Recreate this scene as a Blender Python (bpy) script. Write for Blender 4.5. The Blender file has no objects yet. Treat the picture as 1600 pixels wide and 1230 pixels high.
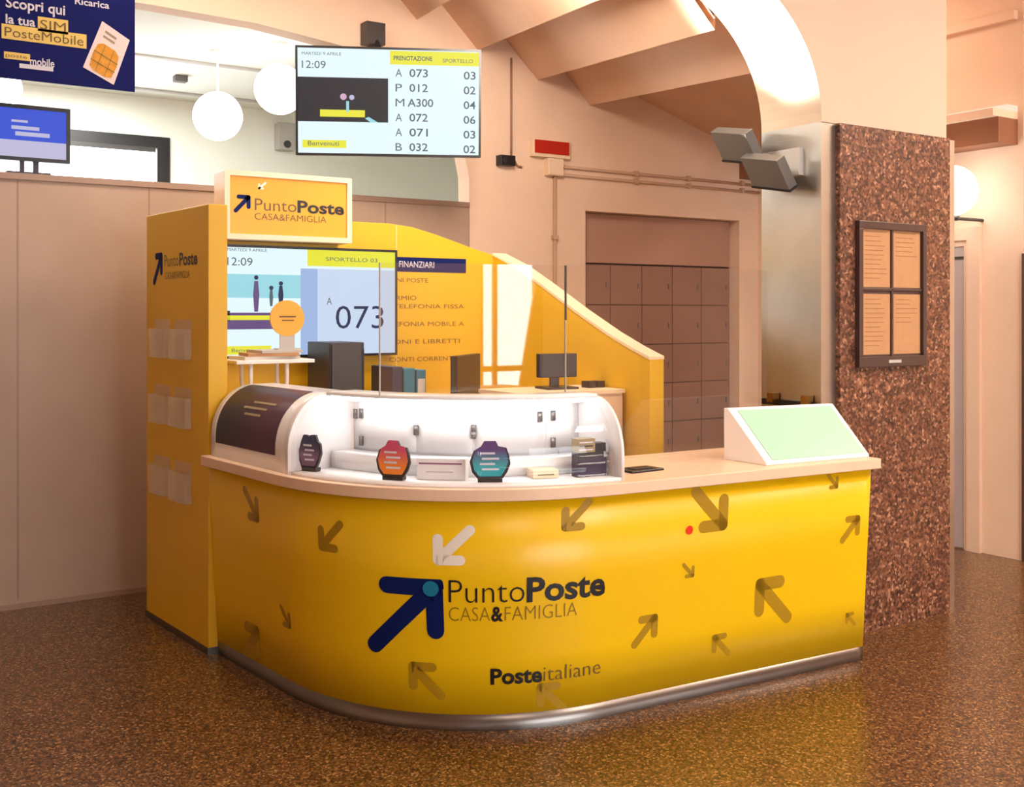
import bpy, bmesh, math, random
from mathutils import Vector, Matrix
random.seed(4)
S = bpy.context.scene
COL = S.collection
PI = math.pi

# ------------------------------------------------------------------ materials
def lin(h):
    h = h.lstrip('#')
    o = []
    for i in (0, 2, 4):
        c = int(h[i:i+2], 16) / 255
        o.append(c / 12.92 if c <= .04045 else ((c + .055) / 1.055) ** 2.4)
    return (*o, 1)

def base_mat(name):
    m = bpy.data.materials.new(name); m.use_nodes = True
    return m, m.node_tree, m.node_tree.nodes['Principled BSDF']

def mat(name, color, rough=.5, metal=0, spec=.5, coat=0, var=0.0, scale=8, bump=0):
    """plain paint / plastic with a slight procedural mottling"""
    m, t, b = base_mat(name)
    c = lin(color)
    b.inputs['Roughness'].default_value = rough
    b.inputs['Metallic'].default_value = metal
    b.inputs['Specular IOR Level'].default_value = spec
    b.inputs['Coat Weight'].default_value = coat
    b.inputs['Coat Roughness'].default_value = .12
    if var or bump:
        tc = t.nodes.new('ShaderNodeTexCoord')
        n = t.nodes.new('ShaderNodeTexNoise'); n.inputs['Scale'].default_value = scale
        n.inputs['Detail'].default_value = 4
        t.links.new(tc.outputs['Object'], n.inputs['Vector'])
        if var:
            r = t.nodes.new('ShaderNodeValToRGB')
            r.color_ramp.elements[0].position = .3; r.color_ramp.elements[1].position = .7
            r.color_ramp.elements[0].color = tuple(x * (1 - var) for x in c[:3]) + (1,)
            r.color_ramp.elements[1].color = tuple(min(1, x * (1 + var * .5)) for x in c[:3]) + (1,)
            t.links.new(n.outputs['Fac'], r.inputs['Fac'])
            t.links.new(r.outputs['Color'], b.inputs['Base Color'])
        else:
            b.inputs['Base Color'].default_value = c
        if bump:
            bp = t.nodes.new('ShaderNodeBump'); bp.inputs['Strength'].default_value = bump
            bp.inputs['Distance'].default_value = .01
            t.links.new(n.outputs['Fac'], bp.inputs['Height'])
            t.links.new(bp.outputs['Normal'], b.inputs['Normal'])
    else:
        b.inputs['Base Color'].default_value = c
    return m

def emit(name, color, strength):
    m, t, b = base_mat(name)
    c = lin(color)
    b.inputs['Base Color'].default_value = (.02, .02, .02, 1)
    b.inputs['Roughness'].default_value = .5; b.inputs['Specular IOR Level'].default_value = .08
    b.inputs['Emission Color'].default_value = c
    b.inputs['Emission Strength'].default_value = strength
    return m

def granite(name, cols, scale, rough, spec=.5, coat=0.0):
    """speckled stone: three sizes of grains mixed"""
    m, t, b = base_mat(name)
    tc = t.nodes.new('ShaderNodeTexCoord')
    v = t.nodes.new('ShaderNodeTexVoronoi'); v.inputs['Scale'].default_value = scale
    t.links.new(tc.outputs['Object'], v.inputs['Vector'])
    sep = t.nodes.new('ShaderNodeSeparateColor'); t.links.new(v.outputs['Color'], sep.inputs['Color'])
    r = t.nodes.new('ShaderNodeValToRGB'); r.color_ramp.interpolation = 'CONSTANT'
    el = r.color_ramp.elements
    el[0].position = 0; el[0].color = lin(cols[0][1])
    el[1].position = cols[1][0]; el[1].color = lin(cols[1][1])
    for p, c in cols[2:]:
        e = el.new(p); e.color = lin(c)
    t.links.new(sep.outputs[0], r.inputs['Fac'])
    n = t.nodes.new('ShaderNodeTexNoise'); n.inputs['Scale'].default_value = scale * .35; n.inputs['Detail'].default_value = 5
    t.links.new(tc.outputs['Object'], n.inputs['Vector'])
    mr = t.nodes.new('ShaderNodeMapRange'); mr.inputs[1].default_value = .3; mr.inputs[2].default_value = .7
    mr.inputs[3].default_value = .6; mr.inputs[4].default_value = 1.35
    t.links.new(n.outputs['Fac'], mr.inputs[0])
    mx = t.nodes.new('ShaderNodeMix'); mx.data_type = 'RGBA'; mx.blend_type = 'MULTIPLY'; mx.inputs[0].default_value = 1
    t.links.new(r.outputs['Color'], mx.inputs[6]); t.links.new(mr.outputs[0], mx.inputs[7])
    t.links.new(mx.outputs[2], b.inputs['Base Color'])
    b.inputs['Roughness'].default_value = rough
    b.inputs['Specular IOR Level'].default_value = spec
    b.inputs['Coat Weight'].default_value = coat
    b.inputs['Coat Roughness'].default_value = .1
    return m

def clear(name, tint='#FFFFFF', refl=.04, edge=.5):
    """thin clear acrylic / glass: fresnel mix of see-through and mirror"""
    m = bpy.data.materials.new(name); m.use_nodes = True
    t = m.node_tree; t.nodes.clear()
    o = t.nodes.new('ShaderNodeOutputMaterial')
    tr = t.nodes.new('ShaderNodeBsdfTransparent'); tr.inputs[0].default_value = lin(tint)
    gl = t.nodes.new('ShaderNodeBsdfGlossy'); gl.inputs['Roughness'].default_value = .02
    lw = t.nodes.new('ShaderNodeLayerWeight'); lw.inputs['Blend'].default_value = .5
    pw = t.nodes.new('ShaderNodeMath'); pw.operation = 'POWER'; pw.inputs[1].default_value = 5
    ma = t.nodes.new('ShaderNodeMath'); ma.operation = 'MULTIPLY_ADD'; ma.inputs[1].default_value = edge; ma.inputs[2].default_value = refl
    mx = t.nodes.new('ShaderNodeMixShader')
    t.links.new(lw.outputs['Facing'], pw.inputs[0]); t.links.new(pw.outputs[0], ma.inputs[0])
    t.links.new(ma.outputs[0], mx.inputs[0]); t.links.new(tr.outputs[0], mx.inputs[1]); t.links.new(gl.outputs[0], mx.inputs[2])
    t.links.new(mx.outputs[0], o.inputs[0])
    return m

def frosted(name, color, fac):
    m = clear(name, '#FFFFFF', .05, .5); t = m.node_tree
    out = t.nodes['Material Output']; old = out.inputs[0].links[0].from_node
    df = t.nodes.new('ShaderNodeBsdfDiffuse'); df.inputs[0].default_value = lin(color)
    mx = t.nodes.new('ShaderNodeMixShader'); mx.inputs[0].default_value = fac
    t.links.new(old.outputs[0], mx.inputs[1]); t.links.new(df.outputs[0], mx.inputs[2]); t.links.new(mx.outputs[0], out.inputs[0])
    return m

def gradient_mat(name, c0, c1, axis=2, rough=.35):
    """printed two-colour card"""
    m, t, b = base_mat(name)
    tc = t.nodes.new('ShaderNodeTexCoord'); sp = t.nodes.new('ShaderNodeSeparateXYZ')
    t.links.new(tc.outputs['Generated'], sp.inputs[0])
    r = t.nodes.new('ShaderNodeValToRGB')
    r.color_ramp.elements[0].color = lin(c0); r.color_ramp.elements[1].color = lin(c1)
    r.color_ramp.elements[0].position = .25; r.color_ramp.elements[1].position = .75
    t.links.new(sp.outputs[axis], r.inputs['Fac']); t.links.new(r.outputs['Color'], b.inputs['Base Color'])
    b.inputs['Roughness'].default_value = rough
    return m

M = dict(
    peach=mat('peach_plaster', '#EBCBB0', .75, var=.04, scale=3, bump=.05),
    teeth=mat('vault_plaster', '#E6BFA2', .8, var=.04, scale=3),
    white_wall=mat('white_plaster', '#EDEFE6', .8, var=.02, scale=3),
    archwhite=mat('arch_plaster', '#CFBCA6', .7, var=.02, scale=3),
    partition=mat('partition_laminate', '#AF9480', .5, var=.05, scale=4),
    rail=mat('partition_rail', '#9C7E6B', .4),
    yellow=mat('yellow_laminate', '#EDC00C', .3, spec=.4, var=.03, scale=2),
    yellow_matt=mat('yellow_panel', '#E2B112', .45, var=.03, scale=2),
    olive=mat('olive_print', '#AC8614', .34),
    navy=mat('navy_print', '#051A58', .6, spec=.15),
    black_print=mat('black_print', '#141016', .4),
    brown_print=mat('brown_print', '#6E5324', .45),
    grey_print=mat('grey_print', '#8A6A14', .4),
    teal_print=mat('teal_print', '#117BA0', .35),
    white_print=mat('white_print', '#F3EBDD', .4),
    red_print=mat('red_print', '#F2300F', .4),
    counter=mat('counter_laminate', '#EBC9AB', .35, var=.03, scale=12),
    cream=mat('cream_edge', '#F2D9B8', .45),
    steel=mat('brushed_steel', '#CBC8C0', .33, metal=1, var=.08, scale=5),
    steel_kick=mat('kick_steel', '#78726E', .3, metal=1, var=.08, scale=5),
    white=mat('white_gloss', '#F4F3F4', .25, coat=.3),
    white_matt=mat('white_matt', '#EFEBEA', .5),
    lilac=mat('cabinet_door_white', '#E2DEE0', .3),
    hinge=mat('grey_metal', '#77726F', .35, metal=.6),
    black=mat('black_plastic', '#17161A', .35),
    dark=mat('dark_plastic', '#2A2730', .4),
    charcoal=mat('charcoal', '#3E3A3A', .4),
    dimgrey=mat('dim_grey_metal', '#65625F', .45, metal=.3),
    grey=mat('light_grey', '#B9B6B2', .5),
    locker=mat('locker_brown', '#8A6355', .42, var=.05, scale=6),
    locker_head=mat('locker_header', '#B58B76', .5, var=.05, scale=4),
    locker_gap=mat('locker_gap', '#4A322B', .6),
    mint=mat('mint_screen', '#A6D6BC', .35, var=.03, scale=3),
    paper=mat('paper', '#BC8D62', .7, var=.06, scale=20),
    text_line=mat('paper_text', '#9A683E', .7),
    frame=mat('frame_brown', '#4B3733', .35),
    orange_sign=mat('orange_sign', '#EFAB28', .35, var=.03, scale=3),
    sign_frame=mat('sign_frame', '#F5DCC0', .4),
    teal_binder=mat('teal_binder', '#0F6E86', .4),
    navy_binder=mat('navy_binder', '#1B2240', .4),
    label=mat('binder_label', '#CFC9BE', .6),
    wood=mat('brown_beam', '#8C5B40', .5, var=.1, scale=3),
    darkwood=mat('dark_door_trim', '#5A3A33', .5),
    door=mat('grey_door', '#B9ABAA', .5, var=.03, scale=2),
    conduit=mat('conduit_beige', '#C59F82', .5),
    jbox=mat('box_beige', '#EBCFB0', .5),
    red_glass=mat('red_sign', '#B3261A', .25),
    cable=mat('cable_brown', '#9B7660', .6),
    poster=mat('poster_blue', '#07105C', .6, spec=.15, var=.05, scale=3),
    poster_y=mat('poster_yellow', '#E8C766', .4),
    poster_w=mat('poster_white', '#D9D5E0', .4),
    card=mat('card_pink_white', '#EFD9D6', .4),
    gold=mat('chip_gold', '#DA9320', .35, metal=.2, var=.2, scale=40),
    brass=mat('brass', '#A9834C', .3, metal=1),
    floor=granite('terrazzo', [(0, '#3A2210'), (.3, '#5E3C1E'), (.6, '#79522C'), (.86, '#A57E4E'), (.95, '#2A190C')], 135, .3, .5, .2),
    stone=granite('pillar_granite', [(0, '#502F22'), (.3, '#704733'), (.62, '#865A43'), (.86, '#AD8266'), (.95, '#331F18')], 78, .4),
    globe=emit('globe_glass', '#FFF8F0', 7.0),
    led=emit('led_strip', '#FFFFFF', 14.0),
    scr_white=emit('screen_white', '#E2F6FA', 1.05),
    scr_blue=emit('screen_pale_blue', '#CFE0F8', .95),
    scr_blue2=emit('screen_mid_blue', '#A8C2EE', .9),
    scr_sky=emit('screen_sky', '#9FE0EC', .95),
    scr_yellow=emit('screen_yellow', '#F2EE3E', .95),
    scr_dark=emit('screen_dark', '#2B2C3C', .5),
    scr_grey=emit('screen_grey_text', '#6E7F8C', .6),
    scr_navy=emit('screen_navy_text', '#2E3A66', .6),
    scr_violet=emit('screen_violet', '#7B5F9A', .7),
    scr_royal=emit('screen_royal_blue', '#3757DD', .9),
    scr_lilac=emit('screen_lilac', '#C9C6E6', .9),
    scr_pink=emit('screen_pink', '#E3B7D2', .9),
    cove=emit('cove_light', '#FFE8CC', 1.0),
    glass=clear('clear_acrylic', '#FDFDFC', .065, .6),
    case_glass=clear('case_acrylic', '#FFFFFF', .02, .25),
    pane=clear('window_glass', '#FFFFFF', .04, .5),
    holder=frosted('holder_acrylic', '#F4EDE0', .13),
    watch_red=gradient_mat('card_red', '#F58A2A', '#D64C74'),
    watch_teal=gradient_mat('card_teal', '#2FA7B4', '#5D3F7C'),
    watch_navy=gradient_mat('card_navy', '#7A5A78', '#2B3858'),
    plum=mat('plum_box', '#2A1B3C', .4),
    purple_line=mat('purple_line', '#8B4F74', .5),
    tan_print=mat('tan_print', '#9C8B68', .5),
    poster_plum=gradient_mat('plum_poster', '#4A2340', '#1F1D2C', 1),
)

# ------------------------------------------------------------------ mesh helpers
class P:
    """collects shapes with several materials and links them as ONE mesh object"""
    def __init__(s): s.bm = bmesh.new(); s.mats = []
    def mi(s, m):
        m = M[m]
        if m not in s.mats: s.mats.append(m)
        return s.mats.index(m)
    def face(s, pts, m):
        vs = [s.bm.verts.new(p) for p in pts]
        f = s.bm.faces.new(vs); f.material_index = s.mi(m); return f
    def prism(s, bottom, top, m, caps=True):
        """two matching outlines -> closed solid"""
        i = s.mi(m); n = len(bottom)
        a = [s.bm.verts.new(p) for p in bottom]; b = [s.bm.verts.new(p) for p in top]
        fs = []
        if caps: fs += [s.bm.faces.new(list(reversed(a))), s.bm.faces.new(b)]
        for k in range(n): fs.append(s.bm.faces.new((a[k], a[(k+1) % n], b[(k+1) % n], b[k])))
        for f in fs: f.material_index = i
        return fs
    def box(s, x0, y0, z0, x1, y1, z1, m):
        q = lambda z: [(x0, y0, z), (x1, y0, z), (x1, y1, z), (x0, y1, z)]
        return s.prism(q(z0), q(z1), m)
    def fbox(s, fr, x0, y0, x1, y1, d0, d1, m):
        q = lambda d: [fr(x0, y0, d), fr(x1, y0, d), fr(x1, y1, d), fr(x0, y1, d)]
        return s.prism(q(d0), q(d1), m)
    def quad(s, fr, x0, y0, x1, y1, m, d=0.0):
        return s.face([fr(x0, y0, d), fr(x1, y0, d), fr(x1, y1, d), fr(x0, y1, d)], m)
    def poly(s, fr, pts, m, d=0.0):
        return s.face([fr(x, y, d) for x, y in pts], m)
    def tube(s, pts, r, m, n=10):
        i = s.mi(m); pts = [Vector(p) for p in pts]; rings = []
        for k, p in enumerate(pts):
            d = (pts[min(k+1, len(pts)-1)] - pts[max(k-1, 0)]).normalized()
            u = d.orthogonal().normalized(); v = d.cross(u)
            if rings:
                u = (pu - d * pu.dot(d)).normalized(); v = d.cross(u)
            pu = u
            rings.append([s.bm.verts.new(p + u * r * math.cos(2*PI*j/n) + v * r * math.sin(2*PI*j/n)) for j in range(n)])
        for a, b in zip(rings, rings[1:]):
            for j in range(n):
                f = s.bm.faces.new((a[j], a[(j+1) % n], b[(j+1) % n], b[j])); f.material_index = i; f.smooth = True
        for rr in (list(reversed(rings[0])), rings[-1]):
            s.bm.faces.new(rr).material_index = i
    def lathe(s, c, prof, m, n=40, smooth=True):
        """profile of (radius, z) about a vertical axis through c"""
        i = s.mi(m); rings = []
        for r, z in prof:
            if r < 1e-6: rings.append([s.bm.verts.new((c[0], c[1], c[2] + z))])
            else: rings.append([s.bm.verts.new((c[0] + r*math.cos(2*PI*j/n), c[1] + r*math.sin(2*PI*j/n), c[2] + z)) for j in range(n)])
        for a, b in zip(rings, rings[1:]):
            for j in range(n):
                if len(a) == 1 and len(b) == 1: continue
                if len(a) == 1: vs = (a[0], b[(j+1) % n], b[j])
                elif len(b) == 1: vs = (a[j], a[(j+1) % n], b[0])
                else: vs = (a[j], a[(j+1) % n], b[(j+1) % n], b[j])
                f = s.bm.faces.new(vs); f.material_index = i; f.smooth = smooth
    def grid(s, rows, m, smooth=True, flip=False):
        i = s.mi(m)
        vv = [[s.bm.verts.new(p) for p in r] for r in rows]
        for a, b in zip(vv, vv[1:]):
            for k in range(len(a)-1):
                q = (a[k], a[k+1], b[k+1], b[k])
                f = s.bm.faces.new(q if not flip else tuple(reversed(q))); f.material_index = i; f.smooth = smooth
    def flat(s, bm2, fr, m, d=0.0, step=None):
        """2D shapes (bm2 in x,y) laid on the surface fr"""
        if step:
            xs = [v.co.x for v in bm2.verts]; x = min(xs) + step
            while x < max(xs):
                bmesh.ops.bisect_plane(bm2, geom=bm2.verts[:] + bm2.edges[:] + bm2.faces[:], plane_co=(x, 0, 0), plane_no=(1, 0, 0))
                x += step
        i = s.mi(m); mp = {}
        for v in bm2.verts: mp[v] = s.bm.verts.new(fr(v.co.x, v.co.y, d))
        for f in bm2.faces:
            try: s.bm.faces.new([mp[v] for v in f.verts]).material_index = i
            except ValueError: pass
        bm2.free()
    def text(s, fr, body, x, y, h, m, w=None, bold=0.0, d=0.0, step=None, right=False):
        bm2, tw = text_bm(body, bold)
        sy = h / CAP; sx = (w / tw) if w else sy
        for v in bm2.verts:
            v.co.x = x + v.co.x * sx - (tw * sx if right else 0); v.co.y = y + v.co.y * sy
        s.flat(bm2, fr, m, d, step)
    def done(s, name, parent=None, at=None, bevel=0, smooth_angle=None):
        base = Vector(at) if at is not None else (Vector(parent['_o']) if parent is not None else Vector((0, 0, 0)))
        if parent is not None and at is None: base = Vector(parent['_o'])
        for v in s.bm.verts: v.co -= base
        bmesh.ops.recalc_face_normals(s.bm, faces=[f for f in s.bm.faces]) if not getattr(s, 'keep', False) else None
        me = bpy.data.meshes.new(name); s.bm.to_mesh(me); s.bm.free()
        for m in s.mats: me.materials.append(m)
        o = bpy.data.objects.new(name, me); COL.objects.link(o)
        o['_o'] = tuple(base)
        if parent is not None:
            o.parent = parent; o.location = base - Vector(parent['_o'])
        else: o.location = base
        if bevel:
            b = o.modifiers.new('bevel', 'BEVEL'); b.width = bevel; b.segments = 2; b.limit_method = 'ANGLE'; b.angle_limit = math.radians(40)
        return o

def text_bm(body, bold=0.0):
    cu = bpy.data.curves.new('t', 'FONT'); cu.body = body; cu.size = 1; cu.offset = bold; cu.resolution_u = 3; cu.fill_mode = 'FRONT'
    ob = bpy.data.objects.new('t', cu); COL.objects.link(ob)
    dg = bpy.context.evaluated_depsgraph_get(); dg.update()
    me = bpy.data.meshes.new_from_object(ob.evaluated_get(dg))
    bm2 = bmesh.new(); bm2.from_mesh(me)
    bpy.data.objects.remove(ob); bpy.data.curves.remove(cu); bpy.data.meshes.remove(me)
    xs = [v.co.x for v in bm2.verts]; x0 = min(xs)
    for v in bm2.verts: v.co.x -= x0; v.co.z = 0
    bmesh.ops.remove_doubles(bm2, verts=bm2.verts[:], dist=1e-5)
    return bm2, max(xs) - x0
_b, _w = text_bm('H'); CAP = max(v.co.y for v in _b.verts); _b.free()

def plane(o, ex, ey):
    o = Vector(o); ex = Vector(ex).normalized(); ey = Vector(ey).normalized(); n = ex.cross(ey)
    return lambda x, y, d=0.0: o + ex * x + ey * y + n * d

def thing(name, label, cat, loc, group=None):
    o = bpy.data.objects.new(name, None); COL.objects.link(o)
    o.location = loc; o['_o'] = tuple(loc); o.empty_display_size = .1
    return tag(o, label, cat, group)
def tag(o, label, cat, group=None):
    o['label'] = label; o['category'] = cat
    if group: o['group'] = group
    return o
def struct(o): o['kind'] = 'structure'; return o
def copy_tree(o, loc=None, parent=None):
    c = o.copy(); COL.objects.link(c)
    if parent is not None: c.parent = parent
    if loc is not None: c.location = loc; c['_o'] = tuple(loc)
    for ch in list(o.children): copy_tree(ch, None, c)
    return c
def capsule(bm2, a, b, r, n=8):
    a = Vector(a); b = Vector(b); d = (b - a).normalized(); ang = math.atan2(d.y, d.x); pts = []
    for k in range(n+1): t = ang - PI/2 + PI*k/n; pts.append(b + Vector((math.cos(t), math.sin(t))) * r)
    for k in range(n+1): t = ang + PI/2 + PI*k/n; pts.append(a + Vector((math.cos(t), math.sin(t))) * r)
    bm2.faces.new([bm2.verts.new((p.x, p.y, 0)) for p in pts])
def arrow_bm(tip, tail):
    """45 degree arrow; tip = outer corner, tail = outer end"""
    bm2 = bmesh.new()
    sx = 1 if tip[0] > tail[0] else -1; sy = 1 if tip[1] > tail[1] else -1
    S_ = (abs(tip[0]-tail[0]) + abs(tip[1]-tail[1])) / 2; w = .25 * S_; r = w / 2
    t = Vector((tip[0] - sx*r, tip[1] - sy*r)); e = Vector((tip[0] - sx*(S_-r), tip[1] - sy*(S_-r)))
    capsule(bm2, e, t, r)
    capsule(bm2, t - Vector((sx*S_*.52, 0)), t, r); capsule(bm2, t - Vector((0, sy*S_*.52)), t, r)
    return bm2
def disc_pts(cx, cy, r, n=28, ry=None):
    return [(cx + r*math.cos(2*PI*k/n), cy + (ry or r)*math.sin(2*PI*k/n)) for k in range(n)]

# ------------------------------------------------------------------ camera
cam = bpy.data.cameras.new('camera'); cam.sensor_width = 36; cam.lens = 38.25; cam.shift_y = -.0781
co = bpy.data.objects.new('camera', cam); COL.objects.link(co)
co.location = (0, 0, 1.65); co.rotation_euler = (PI/2, 0, math.radians(-33.2)); S.camera = co

# ------------------------------------------------------------------ the setting
p = P(); p.box(-3, -3, -.1, 9.2, 9.9, 0, 'floor'); struct(p.done('floor'))
p = P(); p.box(-3.1, -3.1, 4.1, 9.3, 6.9, 4.25, 'peach'); struct(p.done('ceiling'))
p = P(); p.box(-3.1, 6.75, 3.54, 6.3, 9.9, 3.7, 'white_wall')
o = struct(p.done('ceiling_white_room'))
for yy in (8.1, 9.3):
    p = P(); p.box(-3, yy, 3.525, 6.1, yy+.05, 3.541, 'grey'); struct(p.done('trim_%d' % (1 if yy < 9 else 2)))
# white back wall with the high window
def holed_wall(p, y0, y1, xa, xb, za, zb, holes, m):
    xs = sorted({xa, xb, *[h[0] for h in holes], *[h[1] for h in holes]})
    for a, b in zip(xs, xs[1:]):
        hs = [h for h in holes if h[0] <= a and h[1] >= b]
        if not hs: p.box(a, y0, za, b, y1, zb, m)
        else:
            h = hs[0]
            if h[2] > za: p.box(a, y0, za, b, y1, h[2], m)
            if h[3] < zb: p.box(a, y0, h[3], b, y1, zb, m)
p = P(); holed_wall(p, 9.7, 9.9, -3, 6.1, 0, 3.54, [(.3, 2.73, 1.2, 3.2)], 'white_wall'); struct(p.done('wall_white_room'))
p = P(); p.box(6.1, 7.05, 0, 6.3, 9.9, 3.54, 'white_wall'); p.box(4.3, 7.02, 0, 6.3, 7.1, 3.54, 'white_wall'); struct(p.done('wall_white_room_right'))
w1 = thing('window_1', 'high window with a thick black frame in the white back wall', 'window', (1.5, 9.72, 1.2)); struct(w1); del w1['category']
p = P()
for a in ((.3, 1.2, .4, 3.2), (2.62, 1.2, 2.73, 3.2), (.4, 3.1, 2.62, 3.2), (.4, 1.2, 2.62, 1.3)): p.box(a[0], 9.68, a[1], a[2], 9.78, a[3], 'black')
p.done('window_frame', w1)
p = P(); p.box(.4, 9.73, 1.3, 2.62, 9.738, 3.1, 'pane'); p.done('pane', w1)
p = P(); p.box(.4, 9.665, 3.06, 2.60, 9.68, 3.1, 'charcoal'); p.done('blind_box', w1)

# left wall, street wall (behind the camera) with its glazed openings, right walls
p = P(); p.box(-3.2, -3.2, 0, -3, 9.9, 4.1, 'peach'); struct(p.done('wall_left'))
p = P(); holed_wall(p, -3.2, -3, -3, 9.2, 0, 4.1, [(-2.2, -1.75, .3, 2.7), (6.75, 7.65, 0, 2.4), (1.4, 5.0, .5, 2.9)], 'peach'); struct(p.done('wall_street'))
for k, (a, b, z0, z1) in enumerate([(-2.2, -1.75, .3, 2.7), (1.4, 5.0, .5, 2.9)]):  # second, wide window is unseen and enlarged to give frontal fill daylight
    p = P()
    for q in ((a, z0, a+.06, z1), (b-.06, z0, b, z1), (a, z0, b, z0+.06), (a, z1-.06, b, z1), ((a+b)/2-.03, z0, (a+b)/2+.03, z1)): p.box(q[0], -3.12, q[1], q[2], -3.06, q[3], 'charcoal')
    p.box(a, -3.095, z0, b, -3.09, z1, 'pane'); struct(p.done('window_%d' % (k+2)))
p = P()
for q in ((6.75, 0, 6.83, 2.4), (7.57, 0, 7.65, 2.4), (6.75, 2.32, 7.65, 2.4), (6.75, .0, 7.65, .08), (6.98, .08, 7.03, 2.32), (6.83, .95, 7.57, 1.02)): p.box(q[0], -3.12, q[1], q[2], -3.06, q[3], 'charcoal')
p.box(6.75, -3.095, 0, 7.65, -3.09, 2.4, 'pane'); d1 = struct(p.done('door_1'))
p = P(); p.prism([(x, -3.05, z) for x, z in ((7.62, 2.36), (7.30, .68), (7.22, .02), (7.64, .02))], [(x, -3.02, z) for x, z in ((7.62, 2.36), (7.30, .68), (7.22, .02), (7.64, .02))], 'partition'); p.done('reflection_mask', d1)  # unseen panel added to slant the door's reflection in the counter pane
p = P(); p.box(9.2, -3.2, 0, 9.4, 4.2, 4.1, 'peach'); p.box(6.83, 4.06, 2.05, 9.4, 4.2, 4.1, 'peach'); p.box(6.95, 4.06, 0, 9.4, 4.2, 2.05, 'peach'); struct(p.done('wall_front_right'))
p = P(); p.box(6.82, 4.2, 0, 6.97, 6.75, 4.1, 'peach'); struct(p.done('wall_right'))
p = P(); p.box(6.80, 4.10, 0, 6.95, 4.20, 2.05, 'darkwood'); struct(p.done('trim_3'))
# grey door in a pale casing on the right wall
d2 = bpy.data.objects.new('door_2', None); COL.objects.link(d2); d2.location = (6.82, 4.9, 0); d2['_o'] = (6.82, 4.9, 0); struct(d2)
p = P()
for y0, y1, z0, z1 in ((4.50, 4.60, 0, 2.25), (5.35, 5.45, 0, 2.25), (4.60, 5.35, 2.16, 2.25)): p.box(6.785, y0, z0, 6.82, y1, z1, 'peach')
for y0, y1, z0, z1 in ((4.60, 4.63, 0, 2.16), (5.32, 5.35, 0, 2.16), (4.63, 5.32, 2.12, 2.16)): p.box(6.80, y0, z0, 6.82, y1, z1, 'peach')
p.done('casing', d2)
p = P(); p.box(6.808, 4.63, .01, 6.819, 5.32, 2.12, 'door'); p.box(6.804, 4.63, 2.03, 6.81, 5.32, 2.05, 'charcoal'); p.done('leaf', d2)
# brown beam and the lit ledge over the corridor
p = P(); p.box(6.60, 4.24, 2.78, 6.82, 6.6, 2.95, 'wood'); struct(p.done('beam'))
p = P(); p.box(6.54, 4.24, 2.95, 6.82, 6.6, 3.0, 'peach'); p.box(6.70, 4.24, 3.0, 6.82, 6.6, 3.04, 'cove'); struct(p.done('trim_4'))
p = P(); p.box(6.78, 4.24, 3.62, 6.82, 6.6, 3.68, 'peach'); struct(p.done('trim_5'))

# peach wall with the low arch on the left and the locker recess on the right
arc = [(3.96, 2.30), (3.955, 2.62), (3.90, 2.88), (3.78, 3.08), (3.60, 3.22), (3.35, 3.33), (2.96, 3.415), (2.4, 3.475), (1.77, 3.49), (-3, 3.5)]
outl = [(3.96, 0)] + arc + [(-3, 4.1), (7.0, 4.1), (7.0, 0), (6.60, 0), (6.60, 2.43), (4.985, 2.43), (4.985, 0)]
p = P(); p.prism([(x, 6.6, z) for x, z in outl], [(x, 6.75, z) for x, z in outl], 'peach'); struct(p.done('wall_back'))
# partition closing the lower part of the arch
p = P(); p.box(-3, 6.60, 0, 3.955, 6.66, 2.40, 'partition')
for x in (-.6, 1.02, 1.74, 2.6, 3.3): p.box(x-.004, 6.597, .05, x+.004, 6.601, 2.40, 'rail')
p.box(-3, 6.585, 2.40, 3.955, 6.675, 2.435, 'rail'); p.box(-3, 6.59, 0, 3.955, 6.60, .03, 'rail'); struct(p.done('wall_partition'))

# sawtooth vault: profile at the far wall (Y 6.6) and at the arch (Y 4.14)
prof = []
tx, tz = 2.07, 4.10
tips = [(3.05, 3.81), (3.54, 3.665), (4.03, 3.523), (4.544, 3.37), (5.03, 3.235)]
for k, (x, z) in enumerate(tips):
    prof.append((x, z)); nx = tips[k+1][0] if k+1 < len(tips) else None
    if nx:
        prof.append((x + .02, tips[k+1][1] + .93*(nx - x - .02)))
prof += [(5.05, 3.47), (5.514, 3.343), (6.0, 3.20), (6.53, 3.04), (6.95, 2.92)]
prof = [(2.4, 4.12)] + prof
rows = []
for k in range(7):
    t = k / 6
    # the last part of the slab narrows towards the pier
    rr = []
    for x, z in prof:
        xx = x - .58*t; zz = z - .25*t
        if x > 6.0: xx = x + (5.42 - x + (x-6.0)*.25) * t
        rr.append((xx, 6.6 - 2.46*t, zz))
    rows.append(rr)
p = P(); p.keep = True; p.grid(rows, 'teeth', smooth=False)
top = [[(x, y, z + .06) for x, y, z in r] for r in rows]; p.grid(top, 'teeth', smooth=False, flip=True)
struct(p.done('ceiling_vault'))

# arch on the pillar
a_pts = [(-3, 4.1), (-3, 3.35), (3.45, 3.35)]
for k in range(1, 25):
    t = PI/2 * k/24; a_pts.append((3.45 + .855*math.sin(t), 2.617 + .733*math.cos(t)))
a_pts += [(5.32, 2.617), (5.32, 4.1)]
p = P(); p.prism([(x, 3.73, z) for x, z in a_pts], [(x, 4.14, z) for x, z in a_pts], 'archwhite'); struct(p.done('wall_arch'))

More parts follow.
